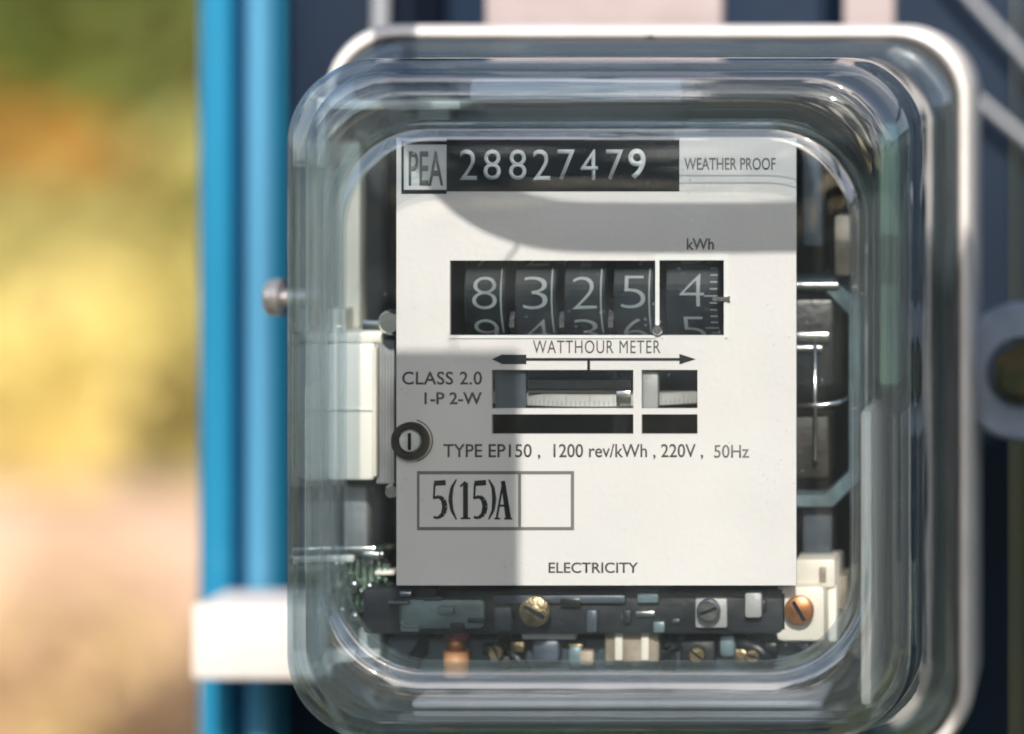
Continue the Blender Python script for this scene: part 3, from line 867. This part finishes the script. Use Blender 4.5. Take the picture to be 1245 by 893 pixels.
# ---- metalwork seen around the plate
fr = empty('mechanism_frame'); fr.parent = meter; fr['label'] = 'grey cast frame carrying the mechanism'
# plate carrier behind
def fb(name, u0, v0, u1, v1, d0, d1, m, bev=0.0004, par=None):
    return pbox(name, u0, v0, u1, v1, d0, d1, m, par or fr, bev)
fb('upright', 408, 168, 438, 400, -0.024, -0.018, M['cream'], 0.0008)
fb('upright', 416, 590, 446, 668, -0.024, -0.018, M['grey_metal'], 0.0008)
fb('side_bracket', 440, 390, 482, 404, -0.016, -0.010, M['bright_steel'])
fb('side_bracket', 398, 376, 420, 404, -0.022, -0.012, M['cream'])
o = fb('coil_bobbin', 397, 418, 456, 585, -0.030, -0.008, M['cream_white'], 0.0010); 
o['label'] = 'ivory coil bobbin at the side of the nameplate'
fb('bobbin_seam', 398, 497, 457, 500, -0.0079, -0.0076, M['alu'], 0.0001)
fb('bobbin_rib', 452, 424, 457.5, 580, -0.010, -0.0072, M['cream'], 0.0003)
for k in range(6): fb('lamination', 458+k*3.6, 414, 460.4+k*3.6, 588, -0.0099, -0.0094+0.0001*(k % 2), M['grey_metal'], 0.0001)
fb('bobbin_flange', 457, 412, 481, 590, -0.030, -0.010, M['slate_metal'], 0.0006)
fb('bobbin_step', 399, 404, 466, 417, -0.028, -0.009, M['cream_white'], 0.0006)
# white tab behind plate left edge
bm = bmesh.new(); q = P(476, 392, -0.004); add_tube(bm, [(q.x, 0.007, q.z), (q.x, 0.0035, q.z), (q.x, 0.0025, q.z)], 0.0026, 18, rad=[0.0026, 0.0026, 0.0020]); link('pillar_screw', bm, M['bright_steel'], fr, True, 40)
bm = bmesh.new(); q = P(478, 597, -0.004); add_tube(bm, [(q.x, 0.007, q.z), (q.x, 0.0035, q.z), (q.x, 0.0025, q.z)], 0.0022, 18, rad=[0.0016, 0.0016, 0.0012]); link('pillar_screw', bm, M['bright_steel'], fr, True, 40)
# coil with green enamel wire and terminal screws, lower left
coil = empty('current_coil'); coil.parent = meter
for i in range(9):
    c0 = P(399 + i*8.5, 670, -0.014); c1 = P(400 + i*8.5, 744 + 4*math.sin(i*1.7), -0.014)
    bm = bmesh.new()
    add_tube(bm, [(c0.x, 0.026, c0.z-0.0006), (c0.x, 0.017, c0.z), (c0.x, 0.0148, c0.z-0.0007), (c0.x+0.0001, 0.0142, c0.z-0.0022), (c1.x, 0.0142, c1.z+0.002), (c1.x, 0.0155, c1.z+0.0004), (c1.x, 0.026, c1.z)], 0.00058, 8)
    link('winding', bm, M['green_wire'], coil, True)
q0 = P(396, 664, -0.012); q1 = P(458, 676, -0.012)
box('coil_clamp', (q0.x, 0.011, q1.z), (q1.x, 0.0135, q0.z), M['bright_steel'], coil)
for (u, v) in ((412, 690), (446, 681), (470, 690), (424, 722), (473, 716)):
    q = P(u, v, -0.011)
    bm = bmesh.new(); add_tube(bm, [(q.x, 0.0145, q.z), (q.x, 0.0115, q.z), (q.x, 0.0108, q.z)], 0.0012, 12, rad=[0.0013, 0.0013, 0.0009]); link('clamp_screw', bm, M['bright_steel'], coil, True, 40)
for (u0, v0, u1, v1, dd, mk) in ((396, 676, 430, 684, -0.0105, 'cream_white'), (440, 672, 462, 682, -0.0105, 'bright_steel'), (455, 694, 480, 700, -0.0100, 'cream_white'), (470, 722, 477, 760, -0.0100, 'bright_steel'), (436, 764, 462, 800, -0.014, 'alu'), (404, 790, 432, 806, -0.016, 'alu')):
    fb('coil_tab', u0, v0, u1, v1, dd-0.004, dd, M[mk], 0.0004, coil)
fb('side_glare', 1046, 500, 1060, 858, -0.030, -0.004, M['pink_glare'], 0.0008)  # strips coloured like reflected streaks in the cover, not parts of the frame
fb('side_glare', 1068, 150, 1094, 470, -0.030, -0.012, M['green_glare'], 0.0012)
fb('side_glare', 384, 118, 396, 205, -0.030, -0.006, M['cream_white'], 0.0008)
fb('side_glare', 370, 470, 384, 700, -0.034, -0.014, M['pink_glare'], 0.0008)
fb('top_glare', 385, 122, 560, 134, -0.030, -0.006, M['cream_white'], 0.0008)  # top and bottom strips imitate bright edge reflections of the cover
fb('top_glare', 570, 96, 830, 126, -0.034, -0.010, M['lilac_glare'], 0.0012)
fb('bottom_glare', 500, 852, 1000, 862, -0.034, -0.012, M['lilac_glare'], 0.0008)
fb('lower_tray', 440, 716, 960, 772, -0.020, -0.006, M['dark_metal'], 0.001)
fb('tray_lip', 600, 724, 760, 734, -0.0058, -0.0045, M['slate_metal'], 0.0003)
o = fb('tray_plate', 486, 728, 590, 764, -0.0058, -0.0048, M['teal_metal'], 0.0012)
fb('tray_clip', 600, 738, 622, 768, -0.0058, -0.0040, M['slate_metal'], 0.0006)
fb('tray_clip', 712, 742, 726, 770, -0.0058, -0.0040, M['slate_metal'], 0.0006)
fb('tray_tongue', 905, 720, 926, 752, -0.0058, -0.0035, M['grey_metal'], 0.0006)
# frame screw below the plate
def screw(u, v, d, r, m, par, name='frame_screw', ang=30):
    q = P(u, v, d)
    bm = bmesh.new()
    add_tube(bm, [(q.x, q.y+0.004, q.z), (q.x, q.y, q.z), (q.x, q.y-0.0009, q.z), (q.x, q.y-0.0013, q.z)], r, 24, rad=[r*0.6, r, r, r*0.8])
    o = link(name, bm, m, par, True, 35)
    b2 = bmesh.new(); a = math.radians(ang)
    add_box(b2, (-r*0.75, 0, -r*0.13), (r*0.75, -0.00012, r*0.13))
    bmesh.ops.transform(b2, matrix=Matrix.Translation((q.x, q.y-0.00131, q.z)) @ Matrix.Rotation(a, 4, 'Y'), verts=b2.verts)
    link('slot', b2, M['ink'], o)
    return o
screw(651, 743, -0.002, 0.0031, M['brass'], fr)
screw(862, 742, -0.003, 0.0024, M['steel'], fr, ang=-20)
rc = random.Random(41)
for i in range(26):
    u_ = rc.uniform(480, 935); v_ = rc.uniform(722, 768)
    if abs(u_-651) < 30 or abs(u_-862) < 32: continue
    w_ = rc.uniform(3, 13); h_ = rc.uniform(2, 9)
    fb('tray_boss', u_-w_, v_-h_, u_+w_, min(771, v_+h_), -0.0059, -0.0052+rc.uniform(0, 0.0014), M[rc.choice(['dark_metal', 'slate_metal', 'dark_metal', 'magnet', 'teal_metal', 'steel', 'magnet_brown'])], 0.0004)
for i in range(16):
    u_ = rc.uniform(398, 478); v_ = rc.uniform(672, 752)
    q = P(u_, v_, -0.0105); r_ = rc.uniform(0.0004, 0.0010)
    bm = bmesh.new(); add_tube(bm, [(q.x, 0.0142, q.z), (q.x, 0.0106, q.z), (q.x, 0.0102, q.z)], r_, 10, rad=[r_, r_, r_*0.6]); link('solder_bead', bm, M[rc.choice(['bright_steel', 'steel', 'green_wire', 'bright_steel'])], coil, True, 60)
fb('screw_tab', 845, 728, 884, 764, -0.0058, -0.0045, M['grey_metal'], 0.0004)
fb('screw_tab', 634, 764, 700, 778, -0.012, -0.009, M['grey_metal'], 0.0004)
# terminals along the bottom
tb = empty('terminal_block'); tb.parent = meter; tb['label'] = 'dark terminal block with copper and red leads'
fb('block_body', 470, 776, 990, 822, -0.026, -0.014, M['dark_liner'], 0.001, tb)
o = fb('terminal', 735, 765, 801, 806, -0.014, -0.0095, M['tan'], 0.0006, tb)
for u in (752, 784): fb('terminal', u-5, 767, u+5, 804, -0.0094, -0.0085, M['cream'], 0.0004, tb)
for u, w_, v0, v1, dd, mk in ((604, 20, 784, 800, 0, 'dark_metal'), (663, 17, 778, 806, 0.001, 'slate_metal'), (699, 9, 786, 812, 0, 'teal_metal'), (848, 22, 778, 812, 0.0005, 'dark_metal'), (884, 10, 772, 800, 0.001, 'teal_metal'), (916, 14, 784, 812, 0, 'dark_metal')):
    fb('terminal', u-w_, v0, u+w_, v1, -0.0138, -0.011+dd, M[mk], 0.0010, tb)
for u0, v0, d0, u1, v1, mk, r_ in ((520, 770, -0.016, 500, 815, 'ink', 0.0016), (610, 770, -0.014, 640, 818, 'magnet', 0.0014), (820, 762, -0.014, 812, 815, 'ink', 0.0016), (890, 762, -0.013, 940, 806, 'magnet', 0.0015), (930, 760, -0.013, 985, 790, 'slate_metal', 0.0008)):
    p0_, p1_ = P(u0, v0, d0), P(u1, v1, d0+0.003)
    bm = bmesh.new(); add_tube(bm, [p0_, p0_.lerp(p1_, .33)+Vector((0, -.001, -.001)), p0_.lerp(p1_, .66)+Vector((0, -.001, .0005)), p1_], r_, 10)
    link('lead', bm, M[mk], tb, True)
for i in range(22):
    u_ = rc.uniform(480, 960); v_ = rc.uniform(778, 808)
    if abs(u_-768) < 40 or abs(u_-556) < 22: continue
    w_ = rc.uniform(3, 10); h_ = rc.uniform(3, 10)
    fb('terminal_piece', u_-w_, v_-h_, u_+w_, v_+h_, -0.0139, -0.0118+rc.uniform(0, 0.002), M[rc.choice(['dark_metal', 'slate_metal', 'brass', 'magnet', 'steel', 'tan', 'magnet'])], 0.0005, tb)
a0 = P(555, 742, -0.012); a1 = P(556, 796, -0.0125); a2 = P(556, 822, -0.012)
bm = bmesh.new(); add_tube(bm, [a0 + Vector((0, 0.004, 0.001)), a0, P(555, 775, -0.012)], 0.0027, 16, rad=[0.0018, 0.0025, 0.0028]); link('red_sleeve', bm, M['red'], tb, True)
bm = bmesh.new(); add_tube(bm, [P(555, 776, -0.012), P(555, 790, -0.012)], 0.0020, 16); link('lead', bm, M['copper'], tb, True)
bm = bmesh.new(); add_tube(bm, [P(555, 791, -0.012), P(555, 822, -0.012)], 0.0026, 16); link('orange_sleeve', bm, M['orange_tip'], tb, True)
# cream bracket lower right
cbk = empty('corner_bracket'); cbk.parent = meter; cbk['label'] = 'cream plastic corner bracket with a brown screw'
fb('bracket_body', 942, 712, 1004, 782, -0.018, -0.006, M['cream'], 0.0016, cbk)
fb('bracket_arm', 966, 680, 1016, 716, -0.020, -0.009, M['cream'], 0.0008, cbk)
fb('bracket_rib', 1006, 682, 1018, 782, -0.024, -0.010, M['cream_white'], 0.0008, cbk)
fb('bracket_slot', 996, 690, 1004, 708, -0.0088, -0.0082, M['tan'], 0.0002, cbk)
screw(972, 742, -0.0045, 0.0030, M['copper'], cbk, 'bracket_screw', 60)
for u_, v_, r_ in ((848, 795, 0.0018), (604, 792, 0.0016), (916, 797, 0.0015)): screw(u_, v_, -0.0095, r_, M['brass'], tb, 'terminal_screw', u_ % 90)
fb('bracket_clip', 1019, 700, 1030, 742, -0.024, -0.014, M['tan'], 0.0006, cbk)
# brake magnet, right
mg = empty('brake_magnet'); mg.parent = meter; mg['label'] = 'black brake magnet in an eight sided grey yoke'
def octo(cx_, cz_, hw, hh, c, y):
    return [(cx_+sx*a, y, cz_+sz*b) for sx, sz, a, b in ((1, 1, hw, hh-c), (1, 1, hw-c, hh), (-1, 1, hw-c, hh), (-1, 1, hw, hh-c), (-1, -1, hw, hh-c), (-1, -1, hw-c, hh), (1, -1, hw-c, hh), (1, -1, hw, hh-c))]
qc = P(960, 478, -0.012)
bm = bmesh.new()
hw, hh, c_ = 88*px, 142*px, 34*px; th = 15*px
loft(bm, [octo(qc.x, qc.z, hw, hh, c_, 0.026), octo(qc.x, qc.z, hw, hh, c_, 0.012), octo(qc.x, qc.z, hw-th, hh-th, c_-4*px, 0.012), octo(qc.x, qc.z, hw-th, hh-th, c_-4*px, 0.026), octo(qc.x, qc.z, hw, hh, c_, 0.026)])
bmesh.ops.recalc_face_normals(bm, faces=bm.faces)
bmesh.ops.bevel(bm, geom=list(bm.edges), offset=0.0003, segments=1, affect='EDGES')
link('yoke', bm, M['teal_metal'], mg)
fb('magnet_block', 900, 364, 1014, 470, -0.026, -0.0135, M['magnet'], 0.0008, mg)
fb('magnet_block', 900, 505, 1008, 582, -0.026, -0.0135, M['magnet_brown'], 0.0008, mg)
fb('pole_piece', 930, 405, 1008, 416, -0.0133, -0.0115, M['bright_steel'], 0.0003, mg)
fb('pole_piece', 930, 421, 1000, 428, -0.0133, -0.0118, M['steel'], 0.0003, mg)
bm = bmesh.new(); add_tube(bm, [P(991, 418, -0.0105), P(991, 560, -0.0105)], 0.00045, 8); link('guide_wire', bm, M['bright_steel'], mg, True)
bm = bmesh.new(); add_tube(bm, [P(950, 493, -0.0100), P(1000, 493, -0.0100), P(1018, 490, -0.0105), P(1030, 484, -0.0125)], 0.0006, 8); link('guide_wire', bm, M['bright_steel'], mg, True)
fb('upright', 1014, 262, 1034, 336, -0.022, -0.014, M['tan'], 0.0008)
fb('cross_strap', 900, 344, 1020, 352, -0.016, -0.011, M['steel'], 0.0003)
fb('lower_post', 975, 600, 1012, 676, -0.024, -0.016, M['slate_metal'], 0.0008)
fb('upper_post', 975, 180, 1000, 300, -0.026, -0.018, M['slate_metal'], 0.0008)
fb('top_strap', 470, 148, 940, 160, -0.016, -0.008, M['slate_metal'], 0.0006)
